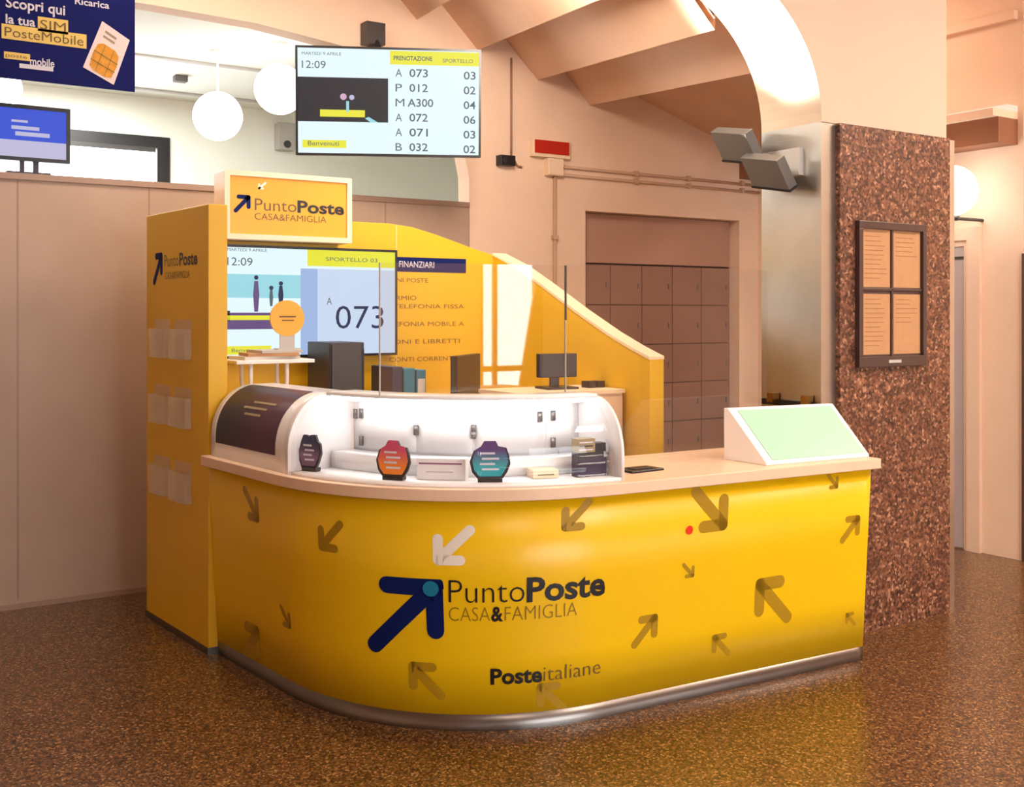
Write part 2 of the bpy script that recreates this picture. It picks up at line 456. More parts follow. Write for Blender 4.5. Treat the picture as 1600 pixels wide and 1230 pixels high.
# pillar: steel core, granite slab on the face
pl = bpy.data.objects.new('pillar', None); COL.objects.link(pl); pl.location = (4.8, 3.9, 0); pl['_o'] = (4.8, 3.9, 0); struct(pl)
p = P(); p.box(4.305, 3.735, 0, 5.40, 4.14, 2.50, 'steel'); p.box(4.305, 3.735, 2.50, 5.40, 4.14, 2.617, 'steel')
p.done('steel_cladding', pl)
p = P(); p.box(4.412, 3.705, 0, 5.316, 3.735, 2.617, 'stone'); p.done('granite_slab', pl)
p = P(); p.box(4.285, 3.76, 1.17, 4.305, 4.12, 1.20, 'black')
for y in (3.80, 4.03): p.box(4.25, y-.02, 1.185, 4.30, y+.02, 1.235, 'brass')
p.done('trim_bracket', pl)

# ------------------------------------------------------------------ locker wall in the recess
lk = thing('locker_bank', 'bank of brown lockers set into the recess of the peach wall', 'lockers', (5.79, 6.8, 0))
p = P(); p.box(4.985, 6.73, 0, 6.60, 6.99, 2.43, 'locker_gap'); p.done('carcass', lk)
p = P(); p.box(4.99, 6.71, 2.045, 6.595, 6.73, 2.425, 'locker_head'); p.done('header_panel', lk)
cw = 1.605 / 5
for r in range(6):
    z1 = 2.03 - r*.3155
    for c in range(5):
        x0 = 4.99 + c*cw
        q = P(); q.box(x0+.004, 6.71, z1-.3075, x0+cw-.004, 6.73, z1, 'locker')
        dd = q.done('door', lk)
        q = P(); q.box(x0+cw-.045, 6.703, z1-.18, x0+cw-.03, 6.71, z1-.14, 'hinge'); q.done('lock', dd)
p = P(); p.box(4.985, 6.71, 0, 6.60, 6.73, .13, 'locker_gap'); p.done('plinth', lk)

# ------------------------------------------------------------------ counter
P0 = (1.70, 5.20); PA = (1.775, 4.45); PB = (2.75, 3.515); PE = (4.235, 3.425); PC = (1.868, 3.568)
path = [Vector((P0[0] + (PA[0]-P0[0])*t/12, P0[1] + (PA[1]-P0[1])*t/12)) for t in range(12)]
B1 = [PA[i] + .6*(PC[i]-PA[i]) for i in (0, 1)]; B2 = [PB[i] + .6*(PC[i]-PB[i]) for i in (0, 1)]
for k in range(41):
    t = k/40; s_ = 1-t
    path.append(Vector([s_**3*PA[i] + 3*s_*s_*t*B1[i] + 3*s_*t*t*B2[i] + t**3*PB[i] for i in (0, 1)]))
path += [Vector((PB[0] + (PE[0]-PB[0])*t/20, PB[1] + (PE[1]-PB[1])*t/20)) for t in range(1, 21)]
UU = [0.0]
for a, b in zip(path, path[1:]): UU.append(UU[-1] + (b-a).length)
UL = UU[-1]
def nrm(j):
    d = path[min(j+1, len(path)-1)] - path[max(j-1, 0)]; d.normalize(); return Vector((d.y, -d.x))
def pt(u, off=0.0):
    u = max(0, min(UL, u)); i = 0
    while i < len(UU)-2 and UU[i+1] < u: i += 1
    t = (u - UU[i]) / (UU[i+1] - UU[i])
    n = nrm(i)*(1-t) + nrm(i+1)*t; n.normalize()
    return path[i]*(1-t) + path[i+1]*t + n*off
FL = .055
def surf(u, z, d=0.0):
    q = pt(u, FL*z/.918 + d); return Vector((q.x, q.y, z))
NU = 110
us = [UL*k/NU for k in range(NU+1)]

rc = thing('reception_counter', 'curved yellow reception counter with arrow pattern and pale worktop', 'counter', (2.6, 3.9, 0))
p = P()
ins = lambda u, z: (lambda q: Vector((q.x, q.y, z)))(pt(u, FL*z/.918 - .03))
p.grid([[surf(u, z) for u in us] for z in (.065, .3, .6, .918)], 'yellow')
p.grid([[ins(u, z) for u in us] for z in (.065, .3, .6, .918)], 'yellow')
for u in (0, UL): p.face([surf(u, .065), surf(u, .918), ins(u, .918), ins(u, .065)], 'yellow')
p.grid([[f(u, .065) for u in us] for f in (surf, ins)], 'yellow'); p.grid([[f(u, .918) for u in us] for f in (surf, ins)], 'yellow')
bmesh.ops.remove_doubles(p.bm, verts=p.bm.verts[:], dist=1e-5)
p.done('front_panel', rc)
p = P()
kk = lambda u, z, o: (lambda q: Vector((q.x, q.y, z)))(pt(u, o))
p.grid([[kk(u, z, .004) for u in us] for z in (0, .065)], 'steel_kick')
p.grid([[kk(u, z, -.03) for u in us] for z in (0, .065)], 'steel_kick')
p.grid([[kk(u, .065, o) for u in us] for o in (.004, -.03)], 'steel_kick')
for u in (0, UL): p.face([kk(u, 0, .004), kk(u, .065, .004), kk(u, .065, -.03), kk(u, 0, -.03)], 'steel_kick')
bmesh.ops.remove_doubles(p.bm, verts=p.bm.verts[:], dist=1e-5)
p.done('kick_plate', rc)
# worktop slab
outer = [pt(u, .09) for u in us]
inner = [Vector((4.255, 4.03)), Vector((3.4, 4.06)), Vector((2.75, 4.10)), Vector((2.55, 4.16)), Vector((2.40, 4.32)), Vector((2.34, 4.55)), Vector((2.28, 5.19))]
outer[0] = Vector((1.61, 5.195))
ring = outer + [Vector((4.262, outer[-1].y))] + inner
p = P(); p.prism([(v.x, v.y, .920) for v in ring], [(v.x, v.y, .968) for v in ring], 'counter'); p.done('worktop', rc, bevel=.004)
# right end panel and inner shell
p = P(); p.box(4.20, 3.46, .02, 4.235, 4.0, .918, 'yellow'); p.done('end_panel', rc)
# olive arrows
AR = [(.535, .716, .373, .862), (1.007, .674, 1.131, .826), (.783, .295, .696, .399), (.472, .236, .286, .013),
      (1.417, .270, 1.579, .133), (2.014, .785, 2.139, .920), (1.927, .180, 2.064, .06), (2.847, .712, 2.648, .932),
      (2.673, .526, 2.605, .594), (2.487, .396, 2.355, .261), (2.785, .259, 2.885, .142), (3.021, .475, 3.233, .234),
      (3.66, .704, 3.531, .578), (3.593, .243, 3.656, .167), (3.506, .84, 3.434, .920)]
def clip_flat(bm2):
    for z, n in ((.068, (0, -1, 0)), (.917, (0, 1, 0))):
        bmesh.ops.bisect_plane(bm2, geom=bm2.verts[:] + bm2.edges[:] + bm2.faces[:], plane_co=(0, z, 0), plane_no=n, clear_outer=True)
    return bm2
for a, b, c, d in AR:
    p = P(); p.flat(clip_flat(arrow_bm((a, b), (c, d))), surf, 'olive', .0012 , .02); p.done('printed_arrow', rc)
p = P(); p.flat(arrow_bm((1.522, .662), (1.679, .828)), surf, 'white_print', .0012, .02); p.done('white_arrow', rc)
p = P()
lg = bmesh.new(); T_ = Vector((1.526, .572)); r = .034
capsule(lg, (1.277, .325), T_, r); capsule(lg, (1.335, .572), T_, r); capsule(lg, (1.530, .40), T_, r)
lg.faces.new([lg.verts.new((x, y, 0)) for x, y in ((1.49, .572), (1.526, .606), (1.552, .606), (1.560, .598), (1.564, .57), (1.526, .53))])
p.flat(lg, surf, 'navy', .002, .02)
dt = bmesh.new(); dt.faces.new([dt.verts.new((x, y, 0)) for x, y in disc_pts(1.513, .567, .031)])
p.flat(dt, surf, 'teal_print', .003, .02); p.done('logo_arrow', rc)
p = P()
p.text(surf, 'Punto', 1.582, .514, .092, 'black_print', w=.290, bold=-.012, d=.002, step=.03)
p.text(surf, 'Poste', 1.880, .514, .092, 'black_print', w=.332, bold=.03, d=.002, step=.03)
p.text(surf, 'CASA', 1.582, .441, .056, 'grey_print', w=.158, bold=-.014, d=.002, step=.03)
p.text(surf, '&', 1.744, .441, .056, 'black_print', w=.046, bold=.03, d=.002, step=.03)
p.text(surf, 'FAMIGLIA', 1.796, .441, .056, 'grey_print', w=.292, bold=-.014, d=.002, step=.03)
p.done('lettering', rc)
p = P()
p.text(surf, 'Poste', 1.742, .188, .060, 'black_print', w=.205, bold=.03, d=.003, step=.03)
p.text(surf, 'italiane', 1.952, .188, .060, 'brown_print', w=.250, bold=-.01, d=.003, step=.03)
p.done('lettering', rc)
p = P(); dt = bmesh.new(); dt.faces.new([dt.verts.new((x, y, 0)) for x, y in disc_pts(2.636, .733, .019)]); p.flat(dt, surf, 'red_print', .003); p.done('red_sticker', rc)

# ------------------------------------------------------------------ display case on the counter
def casept(u, s_, h, lift=0.0):
    """inward distance s_, height h above the worktop"""
    q = pt(u, .05 - s_); return Vector((q.x, q.y, .968 + h))
def cprof(n=14, ds=0.0):
    out = [(ds, 0.0), (ds, .10)]
    for k in range(1, n+1):
        t = PI/2*k/n; out.append((.21 - (.21-ds)*math.cos(t), .10 + (.236-ds)*math.sin(t)))
    return out
DC = thing('display_case', 'white glossy display case with curved clear front on the counter', 'display case', (2.1, 3.9, .968))
u0, u1, u2 = .03, .80, 2.28
ul = [u0 + (u1-u0)*k/16 for k in range(17)]; ur = [u1 + (u2-u1)*k/40 for k in range(41)]
DEP = .33
# closed left section
def sweep(p, ulist, prof, m, capm=None):
    rows = [[casept(u, s_, h) for u in ulist] for s_, h in prof + [prof[0]]]
    p.grid(rows, m)
    for u in (ulist[0], ulist[-1]): p.face([casept(u, s_, h) for s_, h in prof], capm or m)
    bmesh.ops.remove_doubles(p.bm, verts=p.bm.verts[:], dist=1e-5)
pr = cprof()
p = P(); sweep(p, ul, pr + [(DEP, .336), (DEP, 0)], 'white'); p.done('closed_section', DC)
# rib between closed section and open part
p = P(); sweep(p, [u1 + .0005 + .018*k/2 for k in range(3)], cprof(ds=-.004) + [(DEP, .34), (DEP, 0.0)], 'white_matt'); p.done('rib', DC)
# bottom tray, stepped plinth, back wall, roof, end panel
p = P(); sweep(p, ur[1:], [(0.0, 0), (0.0, .014), (DEP, .014), (DEP, 0)], 'white'); p.done('tray', DC)
p = P(); sweep(p, ur[1:-1], [(.20, .0145), (.20, .085), (DEP-.012, .085), (DEP-.012, .0145)], 'white'); p.done('plinth', DC)
p = P(); sweep(p, ur[1:], [(DEP-.011, .0145), (DEP-.011, .325), (DEP, .325), (DEP, .0145)], 'lilac'); p.done('back_wall', DC)
p = P(); sweep(p, ur[1:], [(.175, .3285), (.175, .345), (DEP, .345), (DEP, .3255)], 'white'); p.done('roof', DC)
p = P(); sweep(p, ur[2:-1], [(.180, .312), (.180, .328), (.205, .328), (.205, .312)], 'led'); p.done('light_strip', DC)
pe = cprof(); p = P(); sweep(p, [u2 + .001, u2 + .008, u2 + .016], pe + [(DEP, .336), (DEP, 0)], 'white_matt'); p.done('end_panel', DC)
p = P(); sweep(p, ur[1:-1], cprof(ds=.001)[1:] + list(reversed(cprof(ds=.005)[1:])), 'case_glass'); p.done('curved_front', DC)
p = P(); sweep(p, ur[1:-1], [(.0005, .0145), (.0005, .1), (.004, .1), (.004, .0145)], 'case_glass'); p.done('front_lip', DC)
# back wall doors, small hinges
for a, b in ((.86, 1.315), (1.33, 1.655), (1.672, 2.07), (2.085, 2.255)):
    n = 8; uu = [a + (b-a)*k/n for k in range(n+1)]
    p = P(); sweep(p, uu, [(DEP-.016, .095), (DEP-.016, .300), (DEP-.0115, .300), (DEP-.0115, .095)], 'white_matt'); p.done('back_door', DC)
for u, z in ((.87, 1.209), (.923, 1.213), (1.323, 1.156), (1.664, 1.169), (1.664, 1.140), (2.045, 1.213), (2.125, 1.216), (.923, 1.092), (2.125, 1.10)):
    h = z - .968; tall = .014 if (u == 1.664) else .021
    p = P(); sweep(p, [u-.013, u, u+.013], [(DEP-.026, h-tall), (DEP-.026, h+tall), (DEP-.0165, h+tall), (DEP-.0165, h-tall)], 'hinge'); p.done('hinge', DC)
# dark printed sheet on the closed section
p = P()
ps = [(s_, h) for s_, h in cprof() if True]
def along(t, lift):
    """point of the curved profile by height parameter t 0..1 (h .068 -> top)"""
    if t < .12: h = .068 + (.10-.068)*t/.12; s_ = 0; n = (-1, 0)
    else:
        a = PI/2*.93*(t-.12)/.88; s_ = .21 - .21*math.cos(a); h = .10 + .236*math.sin(a); n = (-math.cos(a), math.sin(a))
    return s_ + n[0]*lift, h + n[1]*lift
def cs(u, t, d=0.0): s_, h = along(t, .002 + d); return casept(u, s_, h)
pu = [.085 + (.70-.085)*k/14 for k in range(15)]
p.grid([[cs(u, t/16) for u in pu] for t in range(17)], 'poster_plum')
for k, (a, b) in enumerate(((.36, .58), (.30, .53), (.34, .50))): p.grid([[cs(a + (b-a)*j/4, .60 - .085*k + .03*i, .002) for j in range(5)] for i in range(2)], 'tan_print')
p.done('printed_sheet', DC)

def ang_at(u):
    a = pt(u-.01); b = pt(u+.01); d = b - a; return math.atan2(d.y, d.x)
def standee(u, off, w, h, m, label, shape, turn=0):
    q = pt(u, off); a = ang_at(u) + turn; loc = (q.x, q.y, .983)
    t = thing('shaped_card_display', label, 'display card', loc, 'die-cut cards in the display case')
    fr = plane(loc, (math.cos(a), math.sin(a), 0), (0, 0, 1))
    out = [(x*w, .012 + y*(h-.012)) for x, y in shape]
    q = P(); q.prism([fr(x, y, -.006) for x, y in out], [fr(x, y, .006) for x, y in out], 'dark'); q.done('card', t)
    q = P(); q.prism([fr(x*.88, .006+y*.93+.006, .0062) for x, y in out], [fr(x*.88, .006+y*.93+.006, .0075) for x, y in out], m); c = q.done('print', t)
    q = P()
    for k in range(4): q.fbox(fr, -w*.25 + (k % 2)*.008, h*(.68-.13*k), w*(.22 if k % 2 else .12), h*(.68-.13*k)+.008, .0077, .0082, 'poster_w')
    q.done('lettering', c)
    q = P(); q.fbox(fr, -w*.30, 0, w*.30, .016, -.025, .012, 'black'); q.done('foot', t, bevel=.002)
    return t
blob = [(-.30, 0), (.30, 0), (.42, .18), (.50, .40), (.47, .62), (.40, .82), (.20, .86), (.14, 1.0), (-.14, 1.0), (-.22, .86), (-.40, .74), (-.50, .45), (-.44, .18)]
tall = [(-.34, 0), (.28, 0), (.40, .2), (.50, .45), (.46, .74), (.34, .82), (.26, 1.0), (.06, .98), (0, .92), (-.1, .98), (-.26, .98), (-.36, .80), (-.46, .5), (-.44, .2)]
standee(.885, -.012, .125, .155, 'watch_navy', 'narrow navy and mauve die-cut card at left end of display case', tall, .25)
standee(1.345, -.005, .150, .158, 'watch_red', 'red and orange die-cut card in the display case', blob)
standee(1.741, -.005, .162, .162, 'watch_teal', 'teal and purple die-cut card in middle of display case', blob)
def upright_box(u, off, w, h, d, name, label, cat, parts, group=None):
    q = pt(u, off); a = ang_at(u); loc = (q.x, q.y, .983)
    fr = plane(loc, (math.cos(a), math.sin(a), 0), (0, 0, 1))
    return loc, fr
loc, fr = upright_box(2.185, -.03, .14, .14, .05, '', '', '', None)
t = thing('product_box', 'dark plum product box with tan print at right end of display case', 'box', loc, 'boxes in the display case')
q = P(); q.fbox(fr, -.062, 0, .075, .075, -.05, 0, 'plum'); q.fbox(fr, -.062, .075, .062, .10, -.05, 0, 'dark'); q.fbox(fr, -.062, .10, .02, .155, -.05, 0, 'tan_print'); q.fbox(fr, .02, .10, .072, .135, -.05, 0, 'black'); q.done('carton', t)
q = P()
for k in range(3): q.fbox(fr, -.055, .108+.015*k, .01, .113+.015*k, .0005, .001, 'black_print' if k % 2 else 'poster_w')
q.done('lettering', t)
loc, fr = upright_box(1.535, -.05, .2, .08, .08, '', '', '', None)
t = thing('product_box', 'white product box with a purple line in centre of display case', 'box', loc, 'boxes in the display case')
q = P(); q.fbox(fr, -.10, 0, .10, .085, -.07, 0, 'white_matt'); q.done('carton', t, bevel=.002)
q = P(); q.fbox(fr, -.09, .062, .085, .068, .0005, .001, 'purple_line'); q.fbox(fr, -.06, .03, .05, .034, .0005, .001, 'grey'); q.done('print', t)
loc, fr = upright_box(1.99, -.05, .12, .06, .06, '', '', '', None)
t = thing('product_box', 'low cream product box between teal card and plum box', 'box', loc, 'boxes in the display case')
q = P(); q.fbox(fr, -.06, 0, .05, .035, -.08, 0, 'cream'); q.done('carton', t, bevel=.002)
q = P(); q.fbox(fr, -.04, .012, .03, .018, .0005, .001, 'tan_print'); q.done('print', t)

# tablet on the worktop, sloped mint display box
tb = thing('card_tray', 'flat black tray on the worktop right of the display case', 'tray', (3.05, 3.65, .968))
p = P(); ring_ = [(-.09, -.06), (.10, -.05), (.09, .06), (-.09, .06)]
p.prism([(3.05+x, 3.65+y, .968) for x, y in ring_], [(3.05+x*.97, 3.65+y*.97, .978) for x, y in ring_], 'black'); p.done('tray_body', tb, bevel=.003)
p = P(); p.box(3.0, 3.62, .9782, 3.10, 3.67, .981, 'dark'); p.done('pad', tb)
lb = thing('sloped_display', 'white wedge display with blank mint screen on right end of counter', 'display', (3.95, 3.55, .968))
F0 = Vector((3.62, 3.452, .968)); F1 = Vector((4.255, 3.40, .968)); K0 = Vector((3.62, 3.72, .968)); K1 = Vector((4.285, 3.668, .968))
up = Vector((0, 0, 1))
bot = [F0, F1, K1, K0]; lip = [F0+up*.012, F1+up*.012]; T0 = K0 + up*.24 + Vector((0, -.025, 0)); T1 = K1 + up*.235 + Vector((0, -.025, 0))
p = P()
A = [F0, F0+up*.012, T0, K0+up*.24, K0]; B = [F1, F1+up*.012, T1, K1+up*.235, K1]
p.prism(A, B, 'white_matt'); p.done('housing', lb, bevel=.003)
ex = (F1-F0); sl0 = lip[0]; sl1 = lip[1]
def slope(x, y, d=0.0):
    a = sl0.lerp(sl1, x); b = T0.lerp(T1, x); n = (sl1-sl0).cross(T0-sl0).normalized(); return a.lerp(b, y) + n*d
p = P(); p.prism([slope(x, y, .0005) for x, y in ((.07, .04), (.97, .04), (.955, .95), (.07, .95))], [slope(x, y, .003) for x, y in ((.07, .04), (.97, .04), (.955, .95), (.07, .95))], 'mint'); p.done('screen', lb)

# clear screens
ps_ = thing('protective_screen', 'clear screen pane behind display case with a notch over it', 'screen', (2.6, 4.0, .968), 'clear panes along the counter')
o_ = [(1.976, 1.315), (2.36, 1.315), (2.36, .968), (2.905, .968), (2.905, 1.868), (1.976, 1.858)]
p = P(); p.prism([(x, 3.997, z) for x, z in o_], [(x, 4.003, z) for x, z in o_], 'glass'); p.done('pane', ps_)
p = P(); p.box(2.905, 3.996, 1.62, 2.912, 4.004, 1.868, 'charcoal'); p.box(2.905, 3.996, .968, 2.909, 4.004, 1.62, 'grey'); p.done('edge_strip', ps_)
p = P(); p.box(1.972, 3.996, 1.315, 1.976, 4.004, 1.858, 'grey'); p.done('end_edge', ps_)
ps2 = thing('protective_screen', 'clear screen pane right of display case beside the pillar', 'screen', (3.55, 4.0, .968), 'clear panes along the counter')
p = P(); p.box(2.915, 3.997, .968, 4.20, 4.003, 1.875, 'glass'); p.done('pane', ps2)
for x in (3.1, 4.05):
    p = P(); p.box(x-.03, 3.985, .968, x+.03, 4.015, .99, 'steel'); p.done('clamp', ps2)

# ------------------------------------------------------------------ yellow booth behind the counter
bb = thing('booth_backdrop', 'yellow booth of side panels and curved back panel behind counter', 'booth', (2.65, 5.7, 0))
p = P(); p.prism([(1.65, 5.2, 0), (1.745, 5.2, 0), (1.675, 6.05, 0), (1.58, 6.05, 0)], [(1.65, 5.2, 2.18), (1.745, 5.2, 2.18), (1.675, 6.05, 2.18), (1.58, 6.05, 2.18)], 'yellow_matt')
lp = p.done('side_panel', bb, bevel=.003)
p = P(); p.prism([(1.646, 5.196, 0), (1.75, 5.196, 0), (1.675, 6.06, 0), (1.575, 6.06, 0)], [(1.646, 5.196, .035), (1.75, 5.196, .035), (1.675, 6.06, .035), (1.575, 6.06, .035)], 'steel_kick'); p.done('kick_strip', lp)
wl = plane((1.58, 6.05, 0), (.0821, -.9966, 0), (0, 0, 1))
p = P()
p.text(wl, 'Punto', .27, 1.895, .062, 'brown_print', w=.20, d=.001); p.text(wl, 'Poste', .48, 1.895, .062, 'black_print', w=.24, bold=.03, d=.001)
p.text(wl, 'CASA&FAMIGLIA', .28, 1.83, .036, 'brown_print', w=.34, d=.001)
ab = bmesh.new(); capsule(ab, (.12, 1.82), (.225, 1.955), .018); capsule(ab, (.15, 1.955), (.225, 1.955), .018); capsule(ab, (.225, 1.87), (.225, 1.955), .018); p.flat(ab, wl, 'navy', .001)
p.done('lettering', lp)
bo = [(1.685, 0), (3.62, 0), (3.62, 2.015), (3.50, 2.045), (3.36, 2.085), (3.2, 2.13), (3.05, 2.165), (2.9, 2.18), (1.685, 2.18)]
p = P(); p.prism([(x, 5.75, z) for x, z in bo], [(x, 5.80, z) for x, z in bo], 'yellow_matt'); bp_ = p.done('back_panel', bb, bevel=.002)
p = P(); p.box(2.945, 5.748, .0, 2.949, 5.7495, 2.17, 'cream'); p.done('joint', bp_)
# right side panel with the sloping pale top edge
wo = [(5.75, 0), (5.75, 2.012), (5.5, 1.93), (5.2, 1.80), (4.9, 1.662), (4.6, 1.535), (4.40, 1.462), (4.25, 1.415), (4.25, 0)]
p = P(); p.prism([(3.62, y, z) for y, z in wo], [(3.712, y, z) for y, z in wo], 'yellow_matt'); rp = p.done('side_panel', bb)
p = P(); tp = wo[1:8]
p.prism([(3.616, y, z) for y, z in tp] + [(3.616, y, z+.016) for y, z in reversed(tp)], [(3.716, y, z) for y, z in tp] + [(3.716, y, z+.016) for y, z in reversed(tp)], 'cream'); p.done('top_edge', rp)
# list of services on the back panel
bf = plane((0, 5.7495, 0), (1, 0, 0), (0, 0, 1))
p = P(); p.quad(bf, 2.93, 1.898, 3.424, 1.985, 'navy', .001); p.text(bf, 'SERVIZI FINANZIARI', 2.80, 1.925, .036, 'poster_w', w=.40, d=.002); p.done('list_header', bp_)
p = P()
for z, s_, x0, x1 in ((1.835, 'BUONI POSTE', 2.84, 3.16), (1.73, 'RISPARMIO', 2.80, 3.08), (1.68, 'E TELEFONIA FISSA', 2.88, 3.41), (1.575, 'TELEFONIA MOBILE A', 2.84, 3.41), (1.47, 'BUONI E LIBRETTI', 2.84, 3.38), (1.365, 'CONTI CORRENTI', 2.90, 3.34)):
    p.text(bf, s_, x0, z, .026, 'brown_print', w=x1-x0, d=.001)
p.done('service_list', bp_)
# leaflet holders
def holder(s_, z0, label):
    loc = wl(s_, z0, .0006)
    t = thing('leaflet_holder', label, 'leaflet holder', loc, 'clear leaflet holders on the yellow side panel')
    fr = lambda x, y, d=0.0: wl(s_ + x, z0 + y, d)
    q = P(); q.fbox(fr, -.11, 0, .11, .20, .0006, .004, 'holder'); q.done('back_plate', t)
    q = P(); q.fbox(fr, -.11, 0, .11, .15, .035, .039, 'holder'); q.done('front_plate', t)
    q = P(); q.fbox(fr, -.11, 0, .11, .006, .004, .035, 'holder'); q.fbox(fr, -.11, .006, -.106, .15, .004, .035, 'holder'); q.fbox(fr, .106, .006, .11, .15, .004, .035, 'holder'); q.done('pocket', t)
    return t
pos = {'upper': 1.42, 'middle': 1.075, 'lower': .70}
for row, z in pos.items():
    holder(.245, z, 'clear leaflet holder in %s row, on the side near the partition' % row)
    holder(.535, z, 'clear leaflet holder in %s row, on the side near the counter' % row)

# ------------------------------------------------------------------ screens and signs
def tv_body(t, fr, w, h, depth=.05, bez=.014):
    q = P(); q.fbox(fr, 0, 0, w, h, -depth, -.002, 'black'); q.done('housing', t, bevel=.004)
    q = P()
    for a in ((0, 0, w, bez), (0, h-bez, w, h), (0, bez, bez, h-bez), (w-bez, bez, w, h-bez)): q.fbox(fr, *a, -.002, .004, 'black')
    q.done('bezel', t)
# hanging queue display
cx, cy, cz = 3.075, 6.10, 2.97
yaw = math.radians(-33.2 + 6)
ex = Vector((math.cos(yaw), math.sin(yaw), 0)); n0 = Vector((ex.y, -ex.x, 0)); tilt = math.radians(4)
ey = (up*math.cos(tilt) + n0*math.sin(tilt)).normalized()
W, H = 1.15, .672
org = Vector((cx, cy, cz)) - ex*W/2 - ey*H/2
tv = thing('queue_display', 'large wall screen listing ticket numbers, hung above the booth', 'television', (cx, cy, cz))
fr = plane(org, ex, ey); tv_body(tv, fr, W, H)
p = P(); b = .014; X = lambda f: f*W; Y = lambda f: H*(1-f)
p.quad(fr, b, b, W-b, H-b, 'scr_white', 0)
p.quad(fr, X(.505), Y(.155), W-b, Y(.03), 'scr_yellow', .001)
p.text(fr, 'MARTEDI 9 APRILE', X(.035), Y(.085), .018, 'scr_grey', w=.24, d=.001)
p.text(fr, '12:09', X(.035), Y(.205), .045, 'scr_grey', w=.145, d=.001)
p.quad(fr, b, Y(.69), X(.495), Y(.285), 'scr_dark', .001)
p.quad(fr, X(.13), Y(.645), X(.37), Y(.58), 'scr_yellow', .002)
p.poly(fr, disc_pts(X(.255), Y(.46), .02), 'scr_pink', .002); p.poly(fr, disc_pts(X(.30), Y(.465), .016), 'scr_lilac', .002)
p.quad(fr, X(.27), Y(.60), X(.285), Y(.50), 'scr_sky', .003)
p.poly(fr, [(X(.37), Y(.655)), (X(.39), Y(.64)), (X(.44), Y(.69)), (X(.40), Y(.69))], 'scr_sky', .002)
p.quad(fr, X(.035), Y(.93), X(.27), Y(.86), 'scr_yellow', .001)
p.text(fr, 'Benvenuti', X(.065), Y(.91), .028, 'scr_grey', w=.19, d=.002)
p.text(fr, 'PRENOTAZIONE', X(.525), Y(.115), .026, 'scr_grey', w=.24, d=.002, bold=.02)
p.text(fr, 'SPORTELLO', X(.79), Y(.125), .022, 'scr_grey', w=.19, d=.002)
for k, (a, c, d) in enumerate((('A', '073', '03'), ('P', '012', '02'), ('M', 'A300', '04'), ('A', '072', '06'), ('A', '071', '03'), ('B', '032', '02'))):
    y = .265 + .1365*k
    p.text(fr, a, X(.535), Y(y), .047, 'scr_grey', w=.040 if a != 'M' else .055, d=.001)
    p.text(fr, c, X(.61) if k != 2 else X(.60), Y(y), .047, 'scr_grey', w=.115 if k != 2 else .16, d=.001, bold=.01)
    p.text(fr, d, X(.97) - .0*k, Y(y+.012), .047, 'scr_grey', w=.075, d=.001, bold=.01, right=True)
p.done('screen', tv)
p = P(); p.box(3.115, 6.50, 3.43, 3.25, 6.598, 3.575, 'charcoal'); p.tube([(3.19, 6.52, 3.45), (3.20, 6.42, 3.30), (3.14, 6.20, 3.10), (cx + .03, cy + .05, 3.0)], .022, 'charcoal'); p.done('wall_bracket', tv)
# second screen on the back panel
t2 = thing('queue_display', 'screen mounted on yellow back panel calling ticket 073', 'television', (2.39, 5.70, 1.41))
x0, z0, W, H = 1.85, 1.408, 1.068, .612
fr = plane((x0, 5.685, z0), (1, 0, 0), (0, 0, 1)); tv_body(t2, fr, W, H, .055)
X = lambda x: x - x0; Zt = lambda z: z - z0
p = P(); b = .014
p.quad(fr, b, b, W-b, H-b, 'scr_white', 0)
p.quad(fr, X(2.40), b, W-b, Zt(1.90), 'scr_blue', .001)
p.quad(fr, X(2.32), b, X(2.42), Zt(1.90), 'scr_blue2', .0015)
p.quad(fr, X(2.36), Zt(1.915), W-b, H-b, 'scr_yellow', .001)
p.text(fr, 'SPORTELLO 03', X(2.47), Zt(1.945), .022, 'scr_grey', w=.32, d=.002)
p.text(fr, 'MARTEDI 9 APRILE', X(1.905), Zt(1.985), .016, 'scr_grey', w=.22, d=.001)
p.text(fr, '12:09', X(1.905), Zt(1.908), .042, 'scr_grey', w=.14, d=.001)
p.quad(fr, b, Zt(1.735), X(2.33), Zt(1.862), 'scr_sky', .001)
p.quad(fr, b, Zt(1.665), X(2.33), Zt(1.735), 'scr_white', .001)
p.quad(fr, b, Zt(1.565), X(2.37), Zt(1.655), 'scr_violet', .001)
p.quad(fr, b, Zt(1.61), X(1.92), Zt(1.665), 'scr_dark', .002)
p.quad(fr, X(1.90), Zt(1.615), X(2.15), Zt(1.64), 'scr_yellow', .002)
for xx, zz, hh, w_, m_ in ((2.065, 1.66, .185, .035, 'scr_violet'), (2.15, 1.69, .10, .022, 'scr_grey'), (2.205, 1.69, .125, .03, 'scr_navy')):
    p.poly(fr, disc_pts(X(xx), Zt(zz+hh), .012), 'scr_navy', .003); p.poly(fr, [(X(xx)-w_*.3, Zt(zz)), (X(xx)+w_*.3, Zt(zz)), (X(xx)+w_*.5, Zt(zz+hh*.5)), (X(xx)+w_*.3, Zt(zz+hh*.9)), (X(xx)-w_*.3, Zt(zz+hh*.9)), (X(xx)-w_*.5, Zt(zz+hh*.5))], m_, .002)
p.quad(fr, X(1.90), Zt(1.43), X(2.15), Zt(1.475), 'scr_yellow', .001); p.text(fr, 'Benvenuti', X(1.93), Zt(1.443), .02, 'scr_grey', w=.16, d=.002)
p.text(fr, 'A', X(2.475), Zt(1.70), .04, 'scr_grey', w=.032, d=.002)
p.text(fr, '073', X(2.53), Zt(1.565), .128, 'scr_navy', w=.30, d=.002, bold=-.004)
p.done('screen', t2)
